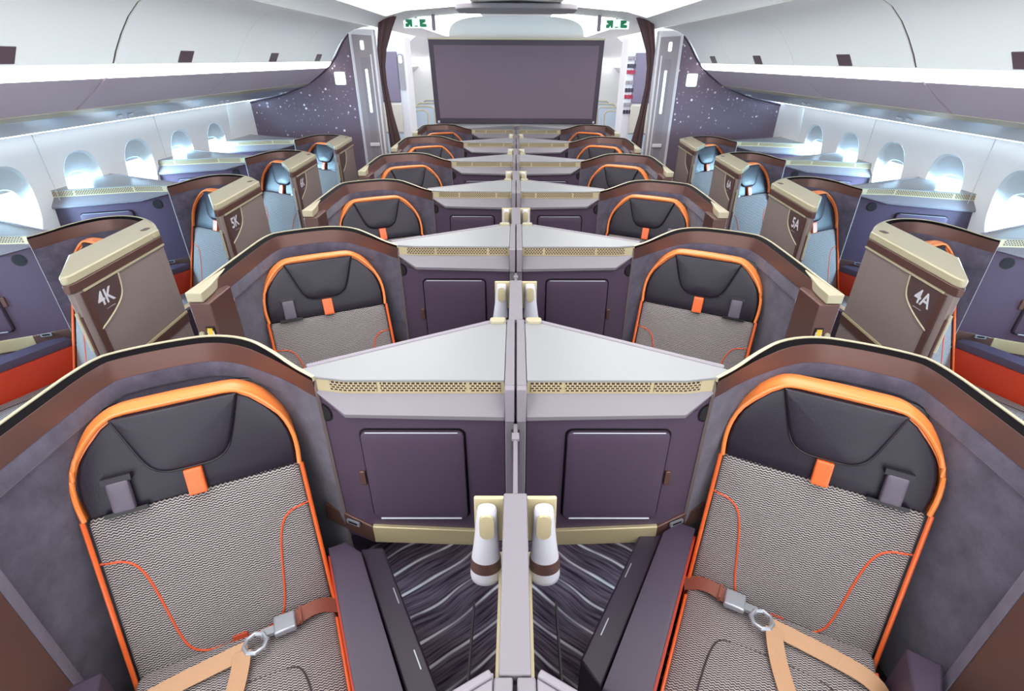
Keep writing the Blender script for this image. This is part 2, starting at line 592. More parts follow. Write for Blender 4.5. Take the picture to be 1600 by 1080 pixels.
def make_shell(kind, sx):
    root = empty('suite_shell')
    f = lambda x, y, z: (sx * x, y, z)
    ctr = kind == 'centre'
    path = smooth_path(CPATH if ctr else OPATH, 2)
    TP = (.06, .30)
    MB(f).sweep(path, [(0, 0.0, 'abs'), (0, -.006), (.010, -.035), (.028, -.070), (.028, 0.0, 'abs')], TP).build('outer_wall', TAUPE, root)
    MB(f).sweep(path, [(-.004, -.012), (-.003, -.001), (.001, .002), (.010, .002), (.0100, -.001), (.0100, -.012)]).build('rim_lip', CREAM, root)
    MB(f).sweep(path, [(.0100, -.010), (.0100, -.0005), (.030, -.009), (.030, -.030)], TP).build('rim_recess', RIMBLACK, root)
    MB(f).sweep(path, [(.029, -.0095), (.032, -.0095), (.044, -.064), (.030, -.064)], TP).build('inner_band', BROWN, root)
    # suede lining: padded top band and recessed field
    MB(f).sweep(path, [(.029, -.060), (.042, -.063), (.045, -.070), (.046, -.112), (.042, -.118), (.029, -.118)], TP).build('lining_band', SUEDE, root)
    MB(f).sweep(path, [(.027, -.117), (.038, -.117), (.036, 0.32, 'abs'), (.027, 0.32, 'abs')], TP).build('suede_lining', SUEDE, root)
    # console: wall, bend, door, grille, pale ledge, top
    if ctr:
        X0, XF, XE, YE = -.031, -.467, -.604, .060
        yy = lambda x: 0.0
    else:
        X0, XF, XE, YE = .05, -.43, -.665, .085
        yy = lambda x: -0.36 * max(0, (x - XF))
    y0 = yy(X0)
    wall = [(X0, y0), (XF, 0), (XE, YE), (XE, YE + .03), (XF, .03), (X0, y0 + .03)]
    cw = MB(f).prism(wall, .575, 1.10).build('console_wall', DARK, root, bevel=.002)
    # upper wedge of the bend that rises to the grille
    MB(f).rings([[(XF, 0, 1.095), (XE, YE, 1.095), (XE, YE + .03, 1.095), (XF, .03, 1.095)],
                 [(XF, .004, 1.102), (XE, YE, 1.150), (XE, YE + .03, 1.150), (XF, .03, 1.102)]]).build('console_cheek', DARK, root)
    XG = -.56 if ctr else -.64
    # pale sloping ledge under the grille
    MB(f).rings([[(X0, y0 + .022, 1.158), (X0, y0 - .022, 1.104), (X0, y0 - .020, 1.090), (X0, y0 + .022, 1.085)],
                 [(XF, .022, 1.158), (XF, -.022, 1.112), (XF, -.020, 1.100), (XF, .022, 1.090)],
                 [(XG, .045, 1.158), (XG, .033, 1.152), (XG, .035, 1.148), (XG, .050, 1.146)]]).build('pale_ledge', LEDGE, root)
    gy = .018
    XB = -.530 if ctr else -.60
    MB(f).rings([[(X0, y0 + gy, 1.155), (X0, y0 + gy, 1.197), (X0, y0 + gy + .02, 1.197), (X0, y0 + gy + .02, 1.155)],
                 [(XF, gy, 1.155), (XF, gy, 1.197), (XF, gy + .02, 1.197), (XF, gy + .02, 1.155)],
                 [(XG, gy + .018, 1.150), (XG, gy + .018, 1.197), (XG, gy + .04, 1.197), (XG, gy + .04, 1.150)]]).build('vent_band', GOLD, root)
    W = XB - X0
    for a, b in ((.02, .19), (.21, .68), (.70, .96)):
        xa, xb = X0 + W * a, X0 + W * b
        pts = [xa, xb] if xb > XF or xa < XF else [xa, XF, xb]
        def yl(x):
            return yy(x) + (0 if x > XF else (XF - x) * .018 / (XF - XG)) + gy
        MB(f).rings([[(x, yl(x) - .0025, 1.161), (x, yl(x) - .0025, 1.191), (x, yl(x) + .003, 1.191), (x, yl(x) + .003, 1.161)] for x in pts]).build('vent_mesh', GRILLE, root)
    # triangular top
    XT, YT = (-.605, .068) if ctr else (-.68, .07)
    AX, AY = (-.031, .385) if ctr else (.05, .40)
    tri = [(X0, y0 + gy - .002), (XF, gy - .002), (XG, gy + .015), (XT, YT), (AX, AY)]
    MB(f).prism(tri, 1.193, 1.2015).build('console_top', TOP, root, bevel=.002)
    MB(f).prism([(X0, y0 + .05), (XF, .05), (XG + .02, .06), (AX, AY - .02)], 0.60, 1.192).build('console_body', DARK, root)
    dx, dy = AX - XT, AY - YT
    L = math.hypot(dx, dy)
    nx, ny = dy / L, -dx / L
    def off(t, o):
        return (XT + dx * t + nx * o, YT + dy * t + ny * o)
    MB(f).prism([off(.03, .024), off(.985, .024), off(.985, .019), off(.03, .019)], 1.199, 1.2012).build('top_groove', BLACK, root)
    MB(f).prism([off(.03, .0), off(1, .0), off(1, -.018), off(.03, -.018)], 0.5, 1.204).build('rear_panel', GREYPANEL, root, bevel=.003)
    if ctr:
        MB(f).prism(rrect(-.085, -.035, AY - .035, AY - .004, .012), 1.2, 1.212).build('end_cap', CREAM, root, bevel=.002)
    # storage door
    xd0, xd1 = (-.440, -.148) if ctr else (-.36, -.08)
    dd = [(x, z) for x, z in rrect(xd0, xd1, .70, 1.042, .018)]
    def onw(x, d, z):
        return (x, yy(x) - d, z)
    g = MB(f)
    g.rings([[onw(x, -.002, z) for x, z in rrect(xd0 - .006, xd1 + .006, .694, 1.048, .022)], [onw(x, .0015, z) for x, z in rrect(xd0 - .006, xd1 + .006, .694, 1.048, .022)]])
    g.build('door_gap', BLACK, root)
    door = MB(f).pillow(dd, .012, .004, 0.0, frame=lambda a, d, b: onw(a, .014 - d, b)).build('storage_door', DARK, root)
    MB(f).tube([onw(xd0 + .02, .013, .7015), onw(xd1 - .02, .013, .7015)], .004, 8).build('door_edge_glint', SILVER, door)  # silver tubes draw the gloss highlights along the door edges
    MB(f).tube([onw(xd0 + .015, .0125, 1.0405), onw(xd1 - .015, .0125, 1.0405)], .0022, 8).build('door_edge_glint', SILVER, door)
    MB(f).pillow(rrect(xd0 - .026, xd0 - .008, .835, .89, .006), .010, .003, 0, frame=lambda a, d, b: onw(a, .008 - d, b)).build('door_latch', BROWN, root)
    # speaker on the bend
    ex, ey = XE - XF, YE
    EL = math.hypot(ex, ey)
    ex, ey = ex / EL, ey / EL
    def onb(u, d, z):   # u metres along the bend from the fold, d out of it
        return (XF + ex * u + ey * d * -1 * -1 * (-1), ey * u + ex * d * (1), z)
    su, sz = (.088, 1.078) if ctr else (.085, 1.07)
    for r_, d_, nm, mt in ((.031, .0015, 'speaker_ring', BLACK), (.026, .003, 'speaker', mat('speaker_cloth', (26, 22, 28), .8))):
        ring = [(su + r_ * math.cos(2 * math.pi * k / 28), sz + r_ * math.sin(2 * math.pi * k / 28)) for k in range(28)]
        MB(f).rings([[onb(a, -.002, b) for a, b in ring], [onb(a, d_, b) for a, b in ring]]).build(nm, mt, root)
    # gold band and brown ledge piece below the wall
    xb = -.125 if ctr else .03
    MB(f).rings([[(xb, yy(xb) - .014, .575), (xb, yy(xb) - .012, .640), (xb, yy(xb) + .04, .640), (xb, yy(xb) + .04, .575)],
                 [(XF + .012, -.014, .590), (XF + .012, -.012, .660), (XF + .012, .04, .660), (XF + .012, .04, .590)]]).build('gold_band', GOLD, root, bevel=.003)
    MB(f).rings([[(XF + .012, -.014, .590), (XF + .012, -.012, .660), (XF + .012, .03, .660), (XF + .012, .03, .590)],
                 [(XE - .02, YE - .012, .63), (XE - .02, YE - .004, .690), (XE - .02, YE + .03, .690), (XE - .02, YE + .03, .63)]]).build('ledge_bend', BROWN, root, bevel=.003)
    MB(f).rings([[onb(a, .013, b) for a, b in rrect(.025, .075, .650, .668, .004)], [onb(a, .020, b + .002) for a, b in rrect(.025, .075, .650, .668, .004)]]).build('power_socket', SILVER, root)
    MB(f).rings([[onb(a, .0195, b) for a, b in rrect(.033, .067, .656, .664, .002)], [onb(a, .0215, b + .002) for a, b in rrect(.033, .067, .656, .664, .002)]]).build('socket_slot', BLACK, root)
    if ctr:
        # front end of the aisle wall: cap, pillar, card slot
        MB(f).prism([(-1.176, -.605), (-1.176, -.25), (-1.158, -.32), (-1.145, -.42), (-1.125, -.52), (-1.118, -.605)], 1.195, 1.2325).build('corner_cap', CREAM, root, bevel=.004)
        MB(f).prism([(-1.172, -.608), (-1.172, -.575), (-1.120, -.435), (-1.098, -.450), (-1.096, -.608)], .0, 1.194).build('end_pillar', BROWN, root, bevel=.004)
        MB(f).prism([(-1.140, -.412), (-1.120, -.412), (-1.098, -.448), (-1.120, -.452)], .2, 1.13).build('lining_edge', mat('pale_suede', (120, 114, 130), .9, noise=.15, nscale=13), root)
        MB(f).box(-1.136, -1.106, -.612, -.60, .90, 1.10).build('card_slot', BLACK, root)
        MB(f).box(-1.132, -1.110, -.616, -.603, .93, 1.085).build('safety_card', CARD, root)
        MB(f).box(-1.130, -1.112, -.6165, -.606, 1.06, 1.095).build('card_tab', YELLOW, root)
        MB(f).prism(rrect(-1.166, -1.148, 1.03, 1.08, .008), -.616, -.60, 'y').build('call_button', CREAM, root)
    else:
        cap = [(-1.236, .062), (-1.272, -.545), (-1.266, -.575), (-1.245, -.580), (-1.085, -.32), (-1.05, .245), (-1.10, .215)]
        MB(f).prism(cap, 1.186, 1.222).build('wall_cap', CREAM, root, bevel=.006)
        low = [(-1.238, .06), (-1.274, -.545), (-1.266, -.577), (-1.245, -.582), (-1.19, -.49), (-1.18, .10)]
        MB(f).prism(low, 1.150, 1.187).build('cap_skirt', BROWN, root, bevel=.003)
        # privacy wall along the aisle
        MB(f).prism([(-1.236, .055), (-1.271, -.545), (-1.264, -.572), (-1.245, -.576), (-1.20, -.50), (-1.185, .07)], 0, 1.151).build('aisle_wall', TAUPE, root, bevel=.003)
        def onx(y, d, z):   # on the aisle face
            return (-1.238 - (.055 - y) * .0577 - d, y, z)
        MB(f).rings([[onx(y, .0, z) for y, z in ((-.53, 1.15), (.055, 1.15), (.055, 1.143), (-.53, 1.143))], [onx(y, .006, z) for y, z in ((-.53, 1.15), (.055, 1.15), (.055, 1.143), (-.53, 1.143))]]).build('wall_trim', CREAM, root)
        pp = [(-.52, 1.14), (-.315, 1.14), (-.321, 1.09), (-.335, 1.055), (-.365, 1.03), (-.415, 1.005), (-.47, .985), (-.52, .97)]
        plate = MB(f).rings([[onx(y, 0, z) for y, z in pp], [onx(y, .003, z) for y, z in pp]]).build('number_plate', mat('plate_brown', (82, 62, 62), .45), root)
        MB(f).tube([onx(y, .003, z) for y, z in smooth_path(pp[1:], 2)], .004, 8).build('plate_border', CREAM, root)
        MB(f).rings([[onx(y, 0, z) for y, z in ((-.546, 1.143), (-.512, 1.143), (-.512, .0), (-.546, .0))], [onx(y, .0045, z) for y, z in ((-.546, 1.143), (-.512, 1.143), (-.512, .0), (-.546, .0))]]).build('edge_strip', BROWN, root)
        MB(f).tube([onx(-.577, -.016, 1.05), onx(-.577, -.016, .35)], .007, 10).build('pull_handle', BROWN, root)
        MB(f).tube([onx(-.583, -.022, 1.07), onx(-.583, -.022, .90)], .006, 10).build('handle_cap', CREAM, root)
        for za, zb, mt, nm in ((.770, .782, GOLD, 'belt_line'), (.725, .770, BROWN, 'belt_strip')):
            q = ((-.512, za), (.055, za), (.055, zb), (-.512, zb))
            MB(f).rings([[onx(y, 0, z) for y, z in q], [onx(y, .005, z) for y, z in q]]).build(nm, mt, root)
        MB(f).prism(rrect(-1.19, -1.165, .03, .075, .005), 1.222, 1.224).build('cap_catch', BROWN, root)
    return root


def seat_frame(kind, sx=1):
    if kind == 'centre' and sx == 1:
        a, r, O = R_(25.4), R_(20.8), Vector((-.880, -.100, .910))
    elif kind == 'centre':
        a, r, O = R_(27.4), R_(16.8), Vector((-.867, -.068, .910))
    else:
        a, r, O = R_(26.8), R_(19.3), Vector((-.925, -.06, .911))
    w = Vector((math.cos(a), math.sin(a), 0))
    d = Vector((math.sin(a), -math.cos(a), 0))
    up = Vector((0, 0, math.cos(r))) - d * math.sin(r)
    nf = d * math.cos(r) + Vector((0, 0, math.sin(r)))
    return O, w, d, up, nf


def make_seat(kind, sx):
    root = empty('airline_seat')
    f = lambda x, y, z: (sx * x, y, z)
    O, w, d, up, nf = seat_frame(kind, sx)
    B = lambda u, dep, s: tuple(O + w * u + up * s - nf * dep)          # backrest frame
    hinge = O + up * (-.545)
    H = lambda u, t, z: tuple(Vector((hinge.x, hinge.y, 0)) + w * u + d * t + Vector((0, 0, z)))   # cushion frame
    # backrest
    ol = rrect(-.262, .262, -.57, .0, .02, 4)
    MB(f).pillow(ol, .10, .022, .012, frame=B, d0=0).build('backrest', FABRIC, root)
    for s in (-1, 1):
        MB(f).tube([B(s * .266, -.005, t) for t in (-.55, -.4, -.2, -.02, .0)], .0062).build('edge_piping', ORANGE, root)
    L = [(-.262, -.128), (-.235, -.130), (-.205, -.136), (-.180, -.160), (-.163, -.215), (-.150, -.30), (-.138, -.39), (-.122, -.445), (-.090, -.470), (-.045, -.474)]
    loop = L + [(0, -.472)] + [(-a, b) for a, b in L[::-1]]
    def crown(u, s):
        return -.0118 * (1 - min(1, max(abs(u) / .24, abs(s + .285) / .263)) ** 2) - .0012
    MB(f).tube([B(u, crown(u, s) + (.006 if abs(u) > .25 else 0), s) for u, s in smooth_path(loop, 2)], .0032, 6).build('seam_piping', ORANGEPIPE, root)
    MB(f).pillow(rrect(-.020, .020, -.49, -.455, .003, 2), .012, .003, 0, frame=B, d0=-.013).build('lower_tab', mat('rust_leather', (176, 66, 34), .5), root)
    # headrest
    half = [(.260, .0), (.265, .05), (.262, .10), (.247, .150), (.219, .192), (.184, .230), (.150, .252), (.125, .258)]
    hl = [(-a, b) for a, b in half] + [(-.06, .259), (0, .260), (.06, .259)] + half[::-1]
    head = MB(f).pillow([(a * .97, b * .985) for a, b in hl], .085, .010, .005, frame=B, d0=-.001).build('headrest', LEATHER, root)
    # orange gusset running round the headrest
    band = MB(f)
    arc = smooth_path(hl, 1)
    def outn(i):
        a = arc[max(0, i - 1)]
        b = arc[min(len(arc) - 1, i + 1)]
        t = Vector((b[0] - a[0], b[1] - a[1])).normalized()
        return Vector((-t.y, t.x))
    rr = []
    for i, (a, b) in enumerate(arc):
        n = outn(i)
        k_ = .35 + 2.2 * min(1, max(0, (b - .08) / .14))
        rr.append([B(a + n.x * o * k_, dp, b + n.y * o * k_) for o, dp in ((-.004, .002), (.003, -.001), (.007, .010), (.009, .03), (.008, .070), (-.002, .078))])
    band.rings(rr)
    band.tube([B(a + outn(i).x * .001, -.006, b + outn(i).y * .002) for i, (a, b) in enumerate(arc)], .0065, 8)
    band.build('headrest_gusset', mat('lit_orange_leather', (242, 134, 64), .38, coat=.3), root)  # lighter orange carries the light on the headrest top in its colour
    pad = [(-.150, .250), (-.130, .19), (-.108, .125), (-.090, .092), (-.060, .076), (-.03, .073), (.03, .073), (.060, .076), (.090, .092), (.108, .125), (.130, .19), (.150, .250)]
    pad = smooth_path(pad, 1)
    MB(f).pillow(pad[::-1], .02, .012, .006, frame=B, d0=-.016).build('headrest_pad', LEATHER, head)
    MB(f).tube([B(u, -.0085, s) for u, s in pad], .0022, 6).build('pad_crease', BLACK, head)
    MB(f).pillow(rrect(-.022, .022, -.004, .070, .003, 2), .016, .004, 0, frame=B, d0=-.022).build('leather_loop', ORANGE, head)
    k = MB(f).pillow(rrect(-.192, -.142, .004, .088, .006, 3), .016, .005, .002, frame=B, d0=-.028).build('strap_cover', mat('grey_strap', (92, 84, 98), .4), head)
    MB(lambda x, y, z: f(*B(x, y, z))).box(-.200, -.134, -.026, -.006, .086, .102).build('strap_bar', LEATHER, head)
    MB(lambda x, y, z: f(*B(x, y, z))).box(-.215, -.119, -.016, -.004, -.006, .006).build('strap_slot', BLACK, head)
    # black back shell of the seat
    MB(f).pillow(rrect(-.25, .25, -.56, .27, .09, 5), .03, .006, 0, frame=B, d0=.085).build('back_shell', BLACK, root)
    # cushion
    cu = rrect(-.262, .262, -.03, .52, .03, 4)
    zc = .475
    MB(f).pillow(cu, .13, .022, .010, frame=lambda a, dep, b: H(a, b, zc - dep), d0=0).build('seat_cushion', FABRIC, root)
    for s in (-1, 1):
        MB(f).tube([H(s * .262, t, zc - .012) for t in (0.03, .2, .35, .50)], .0055).build('cushion_piping', ORANGE, root)
    cl = smooth_path([(-.19, .50), (-.175, .25), (-.16, .16), (-.13, .135), (0, .13), (.13, .135), (.16, .16), (.175, .25), (.19, .50)], 2)
    MB(f).tube([H(u, t, zc + .0055) for u, t in cl], .003, 6).build('cushion_seam', BROWNPIPE, root)
    MB(f).rings([[H(u, t, .02) for u, t in rrect(-.22, .22, 0, .44, .03, 3)], [H(u, t, .345) for u, t in rrect(-.25, .25, -.02, .50, .03, 3)]]).build('seat_base', DARK, root)
    # armrests: console side (orange inner face) and aisle side
    A = lambda u, t, z: H(u, t, z)
    MB(f).rings([[A(u, t, .0) for u, t in ((.287, -.09), (.33, -.09), (.39, .50), (.287, .50))],
                 [A(u, t, .625) for u, t in ((.287, -.09), (.33, -.09), (.39, .50), (.287, .50))],
                 ]).build('armrest_body', DARK, root, bevel=.004)
    arm = MB(f).pillow([(.283, -.080), (.335, -.080), (.372, -.02), (.392, .52), (.283, .52)], .035, .010, 0, frame=lambda a, dep, b: A(a, b, .652 - dep), d0=0).build('armrest_pad', ARM, root)
    MB(f).rings([[A(u, t, .30) for u, t in ((.276, -.08), (.287, -.08), (.287, .50), (.276, .50))],
                 [A(u, t, .612) for u, t in ((.276, -.08), (.287, -.08), (.287, .50), (.276, .50))]]).build('armrest_lining', mat('red_orange_lining', (186, 54, 26), .5), root)
    z1 = .60
    MB(f).rings([[A(u, t, .0) for u, t in ((-.37, .03), (-.29, .02), (-.29, .42), (-.30, .44))],
                 [A(u, t, z1) for u, t in ((-.37, .03), (-.29, .02), (-.29, .42), (-.30, .44))]]).build('side_rest', ARM, root, bevel=.012)
    # belt
    zt = zc + .016
    def ribbon(pts, wid, mt, nm, th=.0025):
        rr = []
        P = [Vector(p) for p in pts]
        for i, p in enumerate(P):
            t = (P[min(i + 1, len(P) - 1)] - P[max(i - 1, 0)]).normalized()
            n = Vector((0.10, -0.35, 1)).normalized()
            s_ = t.cross(n).normalized()
            n = s_.cross(t)
            h = wid / 2
            rr.append([tuple(p - s_ * h - n * th), tuple(p + s_ * h - n * th), tuple(p + s_ * h + n * th), tuple(p - s_ * h + n * th)])
        return MB(f).rings(rr).build(nm, mt, root)
    ribbon(smooth_path([A(-.285, .10, .455), A(-.24, .085, zt + .012), A(-.15, .065, zt + .010), A(-.05, .055, zt + .012), A(.025, .050, zt + .016)], 2), .046, TAN, 'belt_strap')
    ribbon(smooth_path([A(.012, .055, zt + .020), A(.005, .10, zt + .014), A(-.012, .16, zt + .006), A(-.055, .27, zt + .003), A(-.10, .40, zt)], 2), .046, TAN, 'belt_tail')
    ribbon(smooth_path([A(.275, -.005, .47), A(.22, -.01, zt + .012), A(.15, .01, zt + .014)], 2), .042, COPPER, 'belt_anchor_strap')
    bk = MB(lambda x, y, z: f(*A(x, y, z))).box(.095, .155, -.012, .046, zt + .008, zt + .030).build('belt_buckle', SILVER, root, bevel=.005)
    ringp = [A(.045 + .030 * math.cos(q), .045 + .030 * math.sin(q), zt + .020) for q in [2 * math.pi * k / 8 for k in range(8)]]
    MB(f).tube(ringp, .007, 8, closed=True).build('buckle_ring', SILVER, bk)
    MB(lambda x, y, z: f(*A(x, y, z))).box(.060, .105, .010, .034, zt + .012, zt + .022).build('buckle_tongue', SILVER, bk)
    MB(lambda x, y, z: f(*A(x, y, z))).box(.165, .172, -.022, .030, zt + .006, zt + .024).build('strap_slider', COPPER, bk)
    return root


def make_inner_ledge(kind, sx, root):
    """dark ledge with slots between armrest and footwell, part of the shell"""
    f = lambda x, y, z: (sx * x, y, z)
    O, w, d, up, nf = seat_frame(kind, sx)
    hinge = O + up * (-.545)
    H = lambda u, t, z: tuple(Vector((hinge.x, hinge.y, 0)) + w * u + d * t + Vector((0, 0, z)))
    q = ((.372, -.06), (.438, -.035), (.468, .46), (.398, .50))
    MB(f).rings([[H(u, t, 0) for u, t in q], [H(u, t, .618) for u, t in q]]).build('footwell_wall', mat('dark_ledge', (52, 42, 58), .45), root, bevel=.006)
    for t0 in (.12, .32):
        q = ((.428 + t0 * .03, t0), (.431 + t0 * .03, t0), (.434 + t0 * .03, t0 + .055), (.431 + t0 * .03, t0 + .055))
        MB(f).rings([[H(u, t, .614) for u, t in q], [H(u, t, .6195) for u, t in q]]).build('ledge_slot', SILVER, root)


# ------------------------------------------------------------------ the suites in their rows
ORD = ['nearest', 'second', 'third', 'fourth', 'fifth', 'rearmost']
SIDE = {-1: 'left', 1: 'right'}
# canonical geometry has its aisle at -x: the left centre suites (sx=+1) and the right window suites (sx=+1)
for side in (-1, 1):
    sx = 1 if side == -1 else -1
    shell = make_shell('centre', sx)
    make_inner_ledge('centre', sx, shell)
    seat = make_seat('centre', sx)
    for n in range(6):
        y = 1.14 + PITCH * n
        a = shell if n == 0 else copy_tree(shell)
        b = seat if n == 0 else copy_tree(seat)
        a.location = (0, y, 0)
        b.location = (0, y, 0)
        aisle = SIDE[side]
        tag(a, f'{ORD[n]} centre suite shell on the {aisle} of the divider, bronze rim, suede lining', 'suite shell', 'centre suite shells')
        tag(b, f'{ORD[n]} centre seat on the {aisle} of the divider, orange-edged dark headrest', 'seat', 'centre cabin seats')

for side in (-1, 1):
    sx = -1 if side == -1 else 1
    shell = make_shell('outer', sx)
    make_inner_ledge('outer', sx, shell)
    seat = make_seat('outer', sx)
    letter = 'K' if side == -1 else 'A'
    roots = []
    for n in range(4):
        y = 2.41 + PITCH * n
        a = shell if n == 0 else copy_tree(shell)
        b = seat if n == 0 else copy_tree(seat)
        for o in (a, b):
            o.location = (side * 3.0, y, 0)
        roots.append(a)
        word = ['nearest', 'second', 'third', 'rearmost'][n]
        num = [f', plate {4 + n}{letter}', f', plate {4 + n}{letter}', ', small number plate', ', against the starry bulkhead'][n]
        tag(a, f'{word} window suite shell on the {SIDE[side]}, taupe aisle wall{num}', 'suite shell', 'window suite shells')
        tag(b, f'{word} window seat on the {SIDE[side]}, behind the taupe aisle wall', 'seat', 'window seats')
    for n, a in enumerate(roots[:3]):
        plate = [c for c in a.children if c.name.startswith('number_plate')][0]
        X = 1.238 + (.055 + .435) * .0577 + .0035
        if side == -1:
            mw = Matrix(((-.0577, 0, 1, X), (1, 0, 0, -.435), (0, 1, 0, 1.078), (0, 0, 0, 1)))
        else:
            mw = Matrix(((-.0577, 0, -1, -X), (-1, 0, 0, -.435), (0, 1, 0, 1.078), (0, 0, 0, 1)))
        text_mesh(f'{4 + n}{letter}', .085, WHITEPL, plate, mw, bold=.0012)
        # small underline below the number
        f = lambda x, y, z: (sx * x, y, z)
        MB(f).box(-X - .0005, -X + .0015, -.47, -.40, 1.030, 1.033).build('underline', MONG, plate)


# console of the row under the camera: only its top reaches the frame
def make_divider(front=True):
    root = empty('centre_divider')
    if front:
        MB().box(-.0235, .0235, -.742, -.395, 0.0, 1.20).build('tall_panel', LEDGE, root, bevel=.003)
        MB().box(-.012, .012, -.395, -.02, 0.0, 1.06).build('low_panel', DARK, root)
        MB().box(-.0055, .0055, -.395, -.03, 1.06, 1.088).build('sliding_screen', LEDGE, root, bevel=.001)
        MB().box(-.010, .010, -.10, -.075, 1.084, 1.094).build('screen_catch', GREYPANEL, root, bevel=.001)
        for s in (-1, 1):
            f = lambda x, y, z: (s * x, y, z)
            MB(f).box(.0225, .034, -.742, -.40, 1.00, 1.03).build('gold_rail', GOLD, root)
            pl = MB(f).prism([(-.40, 1.09), (-.40, 1.199), (-.408, 1.199), (-.422, 1.09)], .0225, .083, 'x').build('lamp_bracket', GOLD, root, bevel=.003)
            # reading lamp: slim at the top, wide foot
            rr = []
            prof = [(1.196, .010, .006), (1.195, .017, .010), (1.188, .0195, .013), (1.15, .0215, .016), (1.10, .0255, .019), (1.058, .030, .023), (1.046, .0302, .0232), (1.034, .031, .0245), (1.012, .0325, .026), (1.0, .0305, .024), (.993, .024, .018)]
            def ring(cz, a, b):
                return [(.056 + (1.196 - cz) * .035 + a * math.cos(q), -.428 - (1.19 - cz) * .05 + b * math.sin(q), cz) for q in [2 * math.pi * k / 24 for k in range(24)]]
            lamp = MB(f).rings([ring(*p) for p in prof]).build('reading_lamp', WHITEPL, root)
            MB(f).rings([ring(z, a + .0012, b + .0012) for z, a, b in ((1.060, .0298, .0230), (1.052, .0304, .0236), (1.038, .0306, .0240), (1.032, .0312, .0246))]).build('lamp_ring', BROWN, lamp)
            pill = rrect(.0415, .0705, 1.130, 1.188, .0142, 6)
            MB(f).rings([[(x, -.440 - (1.19 - z) * .06, z) for x, z in pill], [(x, -.446 - (1.19 - z) * .09, z) for x, z in pill]]).build('lamp_face', GOLD, lamp)
            MB(f).box(.0965, .1005, -.80, -.38, .80, .83).build('side_flap', BLACK, root)
    for s in (-1, 1):
        f = lambda x, y, z: (s * x, y, z)
        MB(f).box(.003, .0295, -.008, .385, 0.0, 1.2015).build('divider_post', LEDGE, root, bevel=.003)
        MB(f).box(.003, .0295, -.030, -.009, 1.092, 1.2015).build('post_face', GREYPANEL, root, bevel=.003)
    MB().box(-.0028, .0028, -.012, .38, 0.3, 1.19).build('post_gap', BLACK, root)
    return root


dv = make_divider()
for n in range(6):
    o = dv if n == 0 else copy_tree(dv)
    o.location = (0, 1.14 + PITCH * n, 0)
    tag(o, f'{ORD[n]} pale grey divider between the centre seats, with two white reading lamps', 'divider', 'centre dividers')
d0 = make_divider(False)
d0.location = (0, 1.14 - PITCH, 0)
tag(d0, 'twin pale grey divider posts at the bottom edge of the view', 'divider')
for side in (-1, 1):
    f = lambda x, y, z: (-side * x, y, z)
    r0 = empty('console', (0, 1.14 - PITCH, 0))
    XT, YT, AX, AY = -.600, .055, -.031, .385
    tri = [(-.031, .014), (-.467, .014), (-.56, .033), (XT, YT), (AX, AY)]
    MB(f).prism(tri, 1.165, 1.2).build('console_top', GREYPANEL, r0, bevel=.003)
    dx, dy = AX - XT, AY - YT
    L = math.hypot(dx, dy)
    nx, ny = dy / L, -dx / L
    off = lambda t, o: (XT + dx * t + nx * o, YT + dy * t + ny * o)
    MB(f).prism([off(.03, .046), off(.95, .046), off(.95, .041), off(.03, .041)], 1.199, 1.2012).build('top_groove', BLACK, r0)
    a1, a2 = off(.95, .046), off(.95, .041)
    MB(f).prism([(a1[0] - .002, a1[1]), (a2[0] + .003, a2[1] + .001), (a2[0] + .003, .05), (a2[0] - .002, .05)], 1.199, 1.2012).build('top_groove', BLACK, r0)
    MB(f).prism([off(-.01, .0), off(1, .0), off(1, -.012), off(-.01, -.012)], 0.5, 1.204).build('rear_panel', GREYPANEL, r0, bevel=.003)
    MB(f).prism([(-.031, .014), (-.467, .014), (-.56, .033), (XT, YT), (-.5, .07), (-.06, .33)], 0, 1.165).build('console_body', DARK, r0)
    tag(r0, f'pale grey console corner cut by the bottom edge, {SIDE[side]} of the divider', 'console', 'bottom edge consoles')
lt = MB().box(-.046, -.036, -.70, -.665, 1.02, 1.06).build('door_catch', WHITEPL, dv, bevel=.002)
lt.location = (0, 0, 0)


# ------------------------------------------------------------------ cabin structure
Y0, YB, YC, YE_ = -1.2, 6.40, 7.10, 13.0


def struct(o):
    o['kind'] = 'structure'
    return o


struct(MB().box(-3.2, 3.2, Y0, YE_, -.06, 0).build('floor', CARPET))
# ceiling: crown, sloping side panels, glowing panels added in place of cove light
cs = [(1.55, 2.262), (1.50, 2.30), (1.42, 2.335), (1.30, 2.37), (1.15, 2.40), (.60, 2.44), (.0, 2.46)]
cpts = [(-a, b) for a, b in cs] + [(a, b) for a, b in cs[::-1][1:]]
struct(MB().prism(cpts + [(1.6, 2.6), (-1.6, 2.6)], Y0, YE_, 'y').build('ceiling', CABIN))
for s in (-1, 1):
    f = lambda x, y, z: (s * x, y, z)
    for k, (ya, yb) in enumerate(((Y0 + .1, .6), (.7, 2.5), (2.6, 4.4), (4.5, 6.3), (7.3, 9.4), (9.5, 11.6))):
        o = MB(f).prism([(.34, 2.452), (.60, 2.435), (1.15, 2.395), (1.36, 2.345), (1.37, 2.36), (1.16, 2.41), (.60, 2.446), (.34, 2.46)], ya, yb, 'y').build('added_ceiling_glow', CEILM)
        tag(o, f'long added glow panel standing in for cove light above the {SIDE[s]} aisle', 'ceiling glow', f'glowing ceiling panels above the {SIDE[s]} aisle')
# centre ceiling service panel with two seams
sp_ = empty('ceiling_panel', (0, 6.3, 2.42))
MB().prism(rrect(-.62, .62, -.35, .35, .2, 6), -.03, .02).build('panel_body', LEDGE, sp_, bevel=.01)
MB().prism(rrect(-.14, .14, -.30, .30, .02, 3), -.032, -.029).build('access_hatch', GREYPANEL, sp_, bevel=.003)
tag(sp_, 'rounded grey ceiling service panel above the middle, cut by the top edge', 'ceiling panel')

